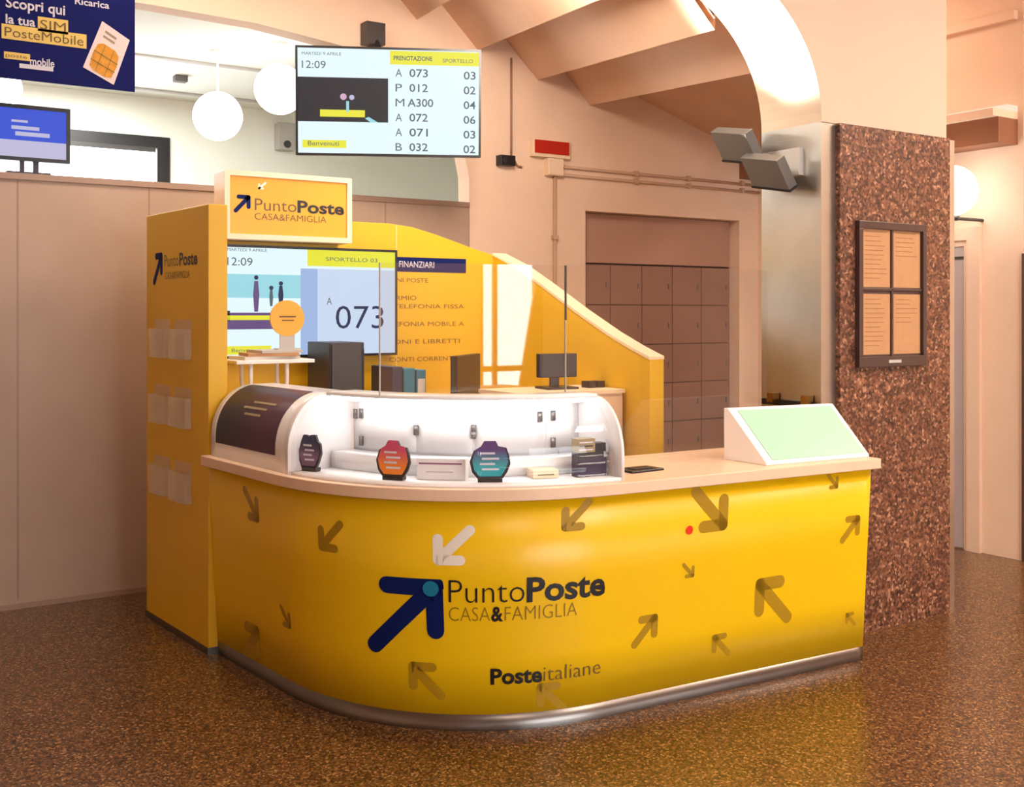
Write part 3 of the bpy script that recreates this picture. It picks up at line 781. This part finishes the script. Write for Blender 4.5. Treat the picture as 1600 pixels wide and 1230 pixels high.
# lit sign box above the screen
sg = thing('light_box_sign', 'orange sign box with white frame above the booth screen', 'sign', (2.215, 5.66, 2.04))
p = P(); p.box(1.854, 5.585, 2.042, 2.578, 5.748, 2.404, 'sign_frame'); p.done('housing', sg, bevel=.004)
fr = plane((1.854, 5.585, 2.042), (1, 0, 0), (0, 0, 1)); W, H = .724, .362
p = P()
for a in ((0, 0, W, .028), (0, H-.028, W, H), (0, .028, .028, H-.028), (W-.028, .028, W, H-.028)): p.fbox(fr, *a, .0, .015, 'sign_frame')
p.done('frame', sg)
p = P(); p.fbox(fr, .028, .028, W-.028, H-.028, 0.0002, .004, 'orange_sign'); fc = p.done('face_panel', sg)
p = P(); d_ = .005
ab = bmesh.new(); capsule(ab, (.062, .150), (.132, .224), .011); capsule(ab, (.078, .224), (.132, .224), .011); capsule(ab, (.132, .172), (.132, .224), .011); p.flat(ab, fr, 'navy', d_)
ab = bmesh.new(); capsule(ab, (.19, .275), (.225, .305), .006); capsule(ab, (.19, .275), (.21, .275), .006); capsule(ab, (.19, .275), (.19, .295), .006); p.flat(ab, fr, 'white_print', d_)
p.text(fr, 'Punto', .165, .158, .062, 'brown_print', w=.235, d=d_); p.text(fr, 'Poste', .405, .158, .062, 'black_print', w=.275, bold=.03, d=d_)
p.text(fr, 'CASA&FAMIGLIA', .165, .108, .034, 'brown_print', w=.41, d=d_); p.done('lettering', fc)

# blue poster hanging at upper left
po = thing('hanging_poster', 'navy blue poster with a SIM card picture hanging upper left', 'poster', (1.0, 5.4, 2.72))
p = P(); p.box(.50, 5.40, 2.722, 1.355, 5.412, 3.45, 'poster'); p.done('board', po)
fr = plane((0, 5.3995, 0), (1, 0, 0), (0, 0, 1)); p = P()
cd = [(1.203, 3.042), (1.330, 2.968), (1.256, 2.744), (1.116, 2.812)]
p.poly(fr, list(reversed(cd)), 'card', .001)
lc = lambda a, b: (lambda l, r_: (l[0] + (r_[0]-l[0])*a, l[1] + (r_[1]-l[1])*a))(tuple(cd[3][i] + (cd[0][i]-cd[3][i])*b for i in (0, 1)), tuple(cd[2][i] + (cd[1][i]-cd[2][i])*b for i in (0, 1)))
p.poly(fr, [lc(a, b) for a, b in ((.14, .1), (.3, .05), (.7, .05), (.86, .1), (.9, .35), (.86, .56), (.7, .63), (.3, .63), (.14, .56), (.1, .35))], 'gold', .002)
for b in (.22, .40): p.poly(fr, [lc(a, b_) for a, b_ in ((.1, b), (.9, b), (.9, b+.02), (.1, b+.02))], 'grey_print', .003)
for a in (.35, .65): p.poly(fr, [lc(a_, b) for a_, b in ((a, .06), (a+.02, .06), (a+.02, .62), (a, .62))], 'grey_print', .003)
for b in (.74, .84): p.poly(fr, [lc(a, b_) for a, b_ in ((.2, b), (.6, b), (.6, b+.04), (.2, b+.04))], 'tan_print', .002)
p.quad(fr, .918, 2.955, 1.05, 3.022, 'poster_y', .001); p.quad(fr, .765, 2.90, 1.132, 2.967, 'poster_y', .001)
p.quad(fr, .775, 2.81, .885, 2.842, 'poster_y', .001)
p.text(fr, 'SIM', .928, 2.966, .042, 'brown_print', w=.112, d=.002)
p.text(fr, 'PosteMobile', .778, 2.912, .042, 'brown_print', w=.34, d=.002)
p.text(fr, 'la tua', .782, 2.972, .04, 'poster_w', w=.125, d=.001, bold=.02)
p.text(fr, 'Scopri qui', .782, 3.045, .045, 'poster_w', w=.255, d=.001, bold=.02)
p.text(fr, 'Ricarica', 1.08, 3.105, .03, 'poster_w', w=.155, d=.001, bold=.02)
p.text(fr, 'poste', .782, 2.819, .016, 'brown_print', w=.09, d=.002)
p.text(fr, 'mobile', .885, 2.795, .035, 'poster_w', w=.105, d=.001, bold=.02)
p.quad(fr, .84, 2.775, .985, 2.795, 'poster_w', .001)
p.done('print', po)
for x in (.62, 1.24):
    p = P(); p.tube([(x, 5.406, 3.44), (x, 5.406, 4.1)], .003, 'charcoal', 6); p.done('cable', po)

# small monitor on top of the partition
sm = thing('small_monitor', 'small monitor with blue screen standing on top of the partition', 'monitor', (1.0, 6.63, 2.435))
fr = plane((.74, 6.60, 2.505), (1, 0, 0), (0, 0, 1)); W, H = .555, .315; tv_body(sm, fr, W, H, .04, .022)
p = P(); p.quad(fr, .02, .02, W-.02, H-.02, 'scr_lilac', 0); p.quad(fr, .02, .115, W-.02, H-.02, 'scr_royal', .001)
p.quad(fr, .245, .215, .33, .228, 'scr_lilac', .002); p.quad(fr, .245, .175, .39, .195, 'scr_lilac', .002); p.quad(fr, .265, .14, .445, .163, 'scr_lilac', .002); p.done('screen', sm)
p = P(); p.box(1.03, 6.61, 2.437, 1.055, 6.63, 2.51, 'dark'); p.box(1.10, 6.61, 2.437, 1.13, 6.63, 2.51, 'dark'); p.box(.96, 6.59, 2.4355, 1.19, 6.67, 2.445, 'dark'); p.done('stand', sm)

# ------------------------------------------------------------------ lamps
def globe(loc, label, r=.175, bracket=False, topz=3.54):
    t = thing('globe_lamp', label, 'lamp', loc, 'white globe lamps')
    q = P(); q.lathe(loc, [(r*math.sin(PI*k/24), -r*math.cos(PI*k/24)) for k in range(25)], 'globe', 40); q.done('globe', t)
    if bracket:
        q = P(); q.lathe((loc[0], loc[1], loc[2]-r-.03), [(0, 0), (.05, 0), (.055, .03), (.0, .034)], 'charcoal', 20); q.tube([(loc[0], loc[1], loc[2]-r-.012), (6.60, loc[1], loc[2]-r-.012), (6.82, loc[1], loc[2]-r-.012)], .012, 'charcoal'); q.done('wall_arm', t)
    else:
        q = P(); q.tube([(loc[0], loc[1], loc[2]+r-.005), (loc[0], loc[1], topz)], .008, 'white'); q.lathe((loc[0], loc[1], topz-.03), [(0, 0), (.05, .005), (.06, .03), (0, .03)], 'white', 20); q.done('ceiling_stem', t)
    return t
globe((2.515, 7.71, 3.07), 'white globe lamp hanging alone between the poster and the wall screen')
globe((2.80, 7.24, 3.215), 'white globe lamp partly hidden by the left edge of wall screen')
globe((1.15, 8.4, 3.245), 'white globe lamp at left edge of photo under the poster')
globe((6.47, 4.50, 2.474), 'white globe lamp on the corridor wall right of the pillar', r=.17, bracket=True)

# ------------------------------------------------------------------ fittings on the peach wall
em = thing('exit_sign', 'small red lit sign on the peach wall', 'sign', (4.64, 6.58, 2.83))
p = P(); p.box(4.47, 6.55, 2.80, 4.81, 6.60, 2.93, 'jbox'); p.done('housing', em, bevel=.004)
p = P(); p.box(4.485, 6.545, 2.825, 4.795, 6.55, 2.922, 'red_glass'); p.done('face_panel', em)
jb = P(); jb.box(4.60, 6.54, 2.67, 4.74, 6.60, 2.795, 'jbox'); jb.box(4.605, 6.535, 2.675, 4.735, 6.54, 2.79, 'jbox'); tag(jb.done('junction_box', at=(4.67, 6.57, 2.67), bevel=.004), 'beige junction box under the small red sign', 'junction box')
p = P(); p.tube([(4.69, 6.585, 2.67), (4.69, 6.585, 0.0)], .014, 'conduit')
for z in (1.0, 2.2): p.box(4.668, 6.565, z, 4.712, 6.60, z+.03, 'conduit')
tag(p.done('conduit', at=(4.69, 6.585, 0)), 'vertical beige conduit running down from the junction box', 'conduit')
for k, z in enumerate((2.745, 2.685)):
    p = P(); p.tube([(4.74, 6.585, z), (6.95, 6.585, z-.01)], .012, 'conduit')
    for x in (5.45, 6.0, 6.6): p.box(x, 6.565, z-.022, x+.03, 6.60, z+.018, 'conduit')
    tag(p.done('conduit', at=(5.8, 6.585, z)), ('upper' if k == 0 else 'lower') + ' of two level conduits above the locker recess', 'conduit')
cb = thing('wall_camera', 'small black camera box beside the wall screen with a bent cable', 'camera', (4.24, 6.57, 2.71))
p = P(); p.box(4.18, 6.53, 2.71, 4.305, 6.60, 2.785, 'black'); p.done('housing', cb, bevel=.005)
p = P(); p.tube([(4.205, 6.531, 2.747), (4.205, 6.515, 2.747)], .02, 'dark', 16); p.done('lens', cb)
p = P(); p.tube([(4.30, 6.59, 2.76), (4.335, 6.59, 2.76), (4.36, 6.59, 2.72), (4.40, 6.59, 2.715)], .008, 'cable'); p.done('cable', cb)
p = P(); p.tube([(4.308, 6.592, 2.79), (4.308, 6.592, 3.50)], .008, 'cable'); tag(p.done('wall_cable', at=(4.308, 6.592, 2.79)), 'thin cable running up the peach wall beside the wall screen', 'cable')
p = P(); p.box(3.70, 9.58, 3.17, 3.86, 9.70, 3.42, 'grey'); q = p.done('wall_speaker', at=(3.78, 9.64, 3.17), bevel=.006); tag(q, 'small grey speaker on the white wall left of the wall screen', 'speaker')
p = P(); p.tube([(3.78, 9.579, 3.22), (3.78, 9.572, 3.22)], .035, 'charcoal', 18); p.done('driver', q)
p = P(); p.box(2.48, 8.64, 3.49, 2.58, 8.72, 3.54, 'dimgrey'); tag(p.done('ceiling_sensor', at=(2.53, 8.68, 3.49), bevel=.006), 'small grey sensor on the white ceiling beside the poster', 'sensor')

# twin floodlight on the steel side of the pillar
fl = thing('floodlight', 'grey twin floodlight on the steel side of the pillar', 'floodlight', (4.20, 4.0, 2.42))
def flood(yc, zc, xc):
    # a flat housing tilted up towards the arch
    e1 = Vector((0, -1, -.18)).normalized(); e2 = Vector((-.55, 0, .83)).normalized(); n = e1.cross(e2)
    fr = plane(Vector((xc, yc, zc)), e1, e2)
    q = P(); q.fbox(fr, -.13, -.085, .13, .085, -.03, .03, 'dimgrey')
    for k in range(4): q.fbox(fr, -.11, -.07+.04*k, .11, -.065+.04*k, -.04, -.03, 'dimgrey')
    q.done('lamp_head', fl, bevel=.005)
    q = P(); q.fbox(fr, -.135, -.094, .135, -.085, -.035, .035, 'black'); q.done('rim', fl)
flood(4.17, 2.545, 4.155); flood(3.97, 2.385, 4.175)
p = P(); p.box(4.27, 3.85, 2.36, 4.305, 4.12, 2.50, 'grey'); p.tube([(4.20, 4.02, 2.40), (4.29, 4.02, 2.42)], .012, 'grey'); p.tube([(4.19, 4.14, 2.50), (4.29, 4.08, 2.46)], .012, 'grey'); p.done('mount', fl)

# notice board on the granite
nb = thing('notice_board', 'brown framed notice board with four sheets on the granite pillar', 'notice board', (4.80, 3.69, 1.37))
fr = plane((4.526, 3.7045, 1.372), (1, 0, 0), (0, 0, 1)); W, H = .548, .755
p = P(); p.fbox(fr, 0, 0, W, H, 0, .012, 'frame'); p.done('backing', nb)
p = P()
for a in ((0, 0, W, .055), (0, H-.04, W, H), (0, .055, .03, H-.04), (W-.03, .055, W, H-.04)): p.fbox(fr, *a, .012, .03, 'frame')
p.fbox(fr, W/2-.008, .055, W/2+.008, H-.04, .012, .02, 'frame'); p.fbox(fr, .03, .395, W-.03, .411, .012, .02, 'frame'); p.done('frame', nb, bevel=.003)
p = P(); p.fbox(fr, W/2-.05, .02, W/2+.05, .036, .03, .036, 'grey'); p.done('catch', nb)
for i in range(2):
    for j in range(2):
        x0 = .036 + i*(W/2-.024); z0 = .065 + j*.35; w_ = W/2-.05; h_ = .315
        q = P(); q.fbox(fr, x0, z0, x0+w_, z0+h_, .0122, .0132, 'paper')
        sh = q.done('sheet', nb)
        q = P(); random.seed(i*2+j)
        for k in range(11 if i == 0 else 6): q.fbox(fr, x0+.02, z0+h_-.03-.024*k, x0+w_-.02-random.random()*.07, z0+h_-.026-.024*k, .0133, .0137, 'text_line')
        q.done('text_lines', sh)

# ------------------------------------------------------------------ things inside the booth
cr = thing('back_cabinet', 'low cream cabinet along the yellow back panel', 'cabinet', (2.55, 5.45, 0))
p = P(); p.box(1.80, 5.14, 0, 3.58, 5.68, 1.02, 'counter'); p.done('body', cr)
p = P(); p.box(1.79, 5.12, 1.02, 3.59, 5.68, 1.045, 'cream'); p.done('top', cr, bevel=.003)
for k in range(4):
    q = P(); q.box(1.81+.44*k, 5.125, .08, 1.81+.44*k+.43, 5.139, 1.0, 'counter'); d = q.done('door', cr)
    q = P(); q.box(1.81+.44*k+.37, 5.10, .8, 1.81+.44*k+.385, 5.125, .95, 'hinge'); q.done('handle', d)
tc = thing('side_cabinet', 'tall cream cabinet against the right yellow side panel', 'cabinet', (3.3, 4.7, 0))
p = P(); p.box(2.98, 4.46, 0, 3.61, 4.85, 1.235, 'counter'); p.done('body', tc)
p = P(); p.box(2.97, 4.44, 1.235, 3.613, 4.86, 1.255, 'cream'); p.done('top', tc)
for k in range(2):
    q = P(); q.box(2.99+.31*k, 4.446, .06, 2.99+.31*k+.30, 4.459, 1.22, 'counter'); d = q.done('door', tc)
    q = P(); q.box(3.26+.07*k, 4.42, .7, 3.275+.07*k, 4.446, .85, 'hinge'); q.done('handle', d)
pc = thing('computer_tower', 'tall dark computer tower on back cabinet in front of screen', 'computer', (2.425, 5.42, 1.045))
p = P(); p.box(2.325, 5.30, 1.045, 2.525, 5.60, 1.497, 'dark'); p.done('case', pc, bevel=.006)
p = P(); p.box(2.335, 5.29, 1.06, 2.505, 5.30, 1.485, 'charcoal'); p.box(2.507, 5.292, 1.06, 2.52, 5.30, 1.46, 'black'); p.done('front_panel', pc)
for k, (x, w_, m, lab) in enumerate(((2.69, .065, 'navy_binder', 'dark navy ring binder, left of the row on back cabinet'), (2.762, .07, 'teal_binder', 'teal ring binder with plain spine in the middle of the row'), (2.84, .06, 'teal_binder', 'teal ring binder with tall pale spine label, right of the row'))):
    t = thing('ring_binder', lab, 'binder', (x+w_/2, 5.42, 1.045), 'ring binders on the back cabinet')
    q = P(); q.box(x, 5.30, 1.045, x+w_, 5.56, 1.36-.01*k, m); q.done('cover', t, bevel=.004)
    q = P()
    if k == 2: q.box(x+.008, 5.297, 1.08, x+w_-.008, 5.30, 1.29, 'label')
    else: q.tube([(x+w_/2, 5.301, 1.12), (x+w_/2, 5.296, 1.12)], .012, 'hinge', 14)
    q.done('spine_label' if k == 2 else 'finger_ring', t)
def small_monitor(xc, yc, z, w, h, a, label):
    t = thing('computer_monitor', label, 'monitor', (xc, yc, z), 'black monitors in the booth')
    fr = plane((xc, yc, z), (math.cos(a), math.sin(a), 0), (0, 0, 1))
    q = P(); q.fbox(fr, -w/2, .06, w/2, .06+h, -.02, .02, 'black'); q.done('panel', t, bevel=.004)
    q = P(); q.fbox(fr, -.09, 0, .09, .012, -.08, .08, 'black'); q.fbox(fr, -.025, .012, .025, .09, -.038, -.021, 'black'); q.done('stand', t)
small_monitor(3.12, 5.24, 1.045, .44, .315, math.radians(42), 'black monitor on the back cabinet left of the bright reflection')
small_monitor(3.33, 4.66, 1.255, .22, .125, math.radians(-10), 'small black monitor on the tall side cabinet')
for k, x in enumerate((3.50, 3.56)):
    p = P(); p.box(x, 4.60, 1.255, x+.045, 4.67, 1.29, 'black'); p.box(x+.008, 4.597, 1.262, x+.037, 4.60, 1.283, 'dark'); tag(p.done('desk_gadget', at=(x, 4.6, 1.255), bevel=.003), ('left' if k == 0 else 'right') + ' of two small black boxes at end of side cabinet', 'gadget', 'small black boxes on the side cabinet')
rs = thing('raised_stand', 'white raised stand holding papers left of the computer tower', 'stand', (1.99, 5.32, 1.045))
p = P(); p.box(1.79, 5.20, 1.40, 2.20, 5.44, 1.418, 'white_matt'); p.done('shelf_board', rs, bevel=.003)
for x in (1.88, 2.07):
    q = P(); q.tube([(x, 5.25, 1.40), (x, 5.25, 1.31), (x-.035, 5.25, 1.046)], .010, 'white_matt'); q.tube([(x, 5.39, 1.40), (x, 5.39, 1.31), (x+.035, 5.39, 1.046)], .010, 'white_matt'); q.done('leg', rs)
for k, (x, y, r_, hh, m) in enumerate(((1.98, 5.33, .08, .018, 'label'), (2.0, 5.32, -.1, .016, 'paper'), (2.03, 5.32, .05, .014, 'grey'))):
    z = 1.418 + sum((.018, .016, .014)[:k]); c, s_ = math.cos(r_), math.sin(r_)
    o_ = [(x + c*a - s_*b, y + s_*a + c*b) for a, b in ((-.15+.02*k, -.1), (.15-.02*k, -.1), (.15-.02*k, .1), (-.15+.02*k, .1))]
    p = P(); p.prism([(a, b, z) for a, b in o_], [(a, b, z+hh-.0005) for a, b in o_], m)
    tag(p.done('paper_stack', at=(x, y, z)), ('bottom pale', 'middle tan', 'top grey')[k] + ' layer of papers piled on the raised stand', 'papers', 'papers on the raised stand')
rd = thing('round_sign', 'round yellow sign on a short stem before the booth screen', 'sign', (2.09, 5.30, 1.466))
p = P(); p.tube([(2.09, 5.305, 1.626), (2.09, 5.295, 1.626)], .092, 'orange_sign', 32); p.done('disc', rd)
p = P(); fr = plane((2.09, 5.2945, 1.626), (1, 0, 0), (0, 0, 1)); p.quad(fr, -.045, .004, .045, .012, 'brown_print', .001); p.quad(fr, -.03, -.014, .035, -.008, 'brown_print', .001); p.done('print', rd)
p = P(); p.box(2.05, 5.297, 1.47, 2.13, 5.303, 1.55, 'grey'); p.box(2.03, 5.27, 1.4655, 2.15, 5.33, 1.472, 'grey'); p.done('stem', rd)

# ------------------------------------------------------------------ light
def area(name, loc, size, power, color, rot=(0, 0, 0), sy=None):
    l = bpy.data.lights.new(name, 'AREA'); l.energy = power; l.color = color; l.size = size
    if sy: l.shape = 'RECTANGLE'; l.size_y = sy
    o = bpy.data.objects.new(name, l); COL.objects.link(o); o.location = loc; o.rotation_euler = rot
    return o
warm = (1, .86, .73)
area('hall_lamp', (1.8, .4, 4.05), 1.2, 40, warm)
area('hall_lamp', (4.6, .6, 4.05), 1.2, 115, warm)
area('hall_lamp', (7.2, 1.6, 4.05), 1.2, 175, (1, .80, .64))
area('booth_fill', (1.6, 5.3, 4.05), .8, 55, (1, .88, .76))  # unseen fill light added to brighten the booth area
area('booth_fill', (3.0, 4.45, 3.40), .5, 52, (1, .86, .72), (Vector((-.45, -.55, .5))).to_track_quat('Z', 'Y').to_euler())  # second added fill, out of view behind the arch, aimed at the peach wall
area('corridor_lamp', (6.0, 5.2, 4.05), .6, 18, (1, .80, .62))
area('white_room_lamp', (1.5, 8.3, 3.50), 1.5, 145, (.98, 1, .95))
sp = bpy.data.lights.new('arch_floodlight', 'SPOT'); sp.energy = 300; sp.color = (1, .95, .88); sp.spot_size = math.radians(84); sp.spot_blend = .6; sp.shadow_soft_size = .06
so = bpy.data.objects.new('arch_floodlight', sp); COL.objects.link(so); so.location = (3.93, 4.04, 2.46)
so.rotation_euler = (Vector((.12, -.36, 1))).to_track_quat('-Z', 'Y').to_euler()

W_ = bpy.data.worlds.new('daylight'); S.world = W_; W_.use_nodes = True
bg = W_.node_tree.nodes['Background']; bg.inputs[0].default_value = (.93, .97, 1, 1); bg.inputs[1].default_value = 9.5

S.view_settings.view_transform = 'Standard'; S.view_settings.look = 'None'; S.view_settings.gamma = 1; S.view_settings.exposure = -0.04
S.view_settings.use_curve_mapping = False
S.cycles.use_denoising = True
S.cycles.max_bounces = 8; S.cycles.transparent_max_bounces = 16
S.cycles.sample_clamp_indirect = 6

for o in bpy.data.objects:
    if '_o' in o: del o['_o']
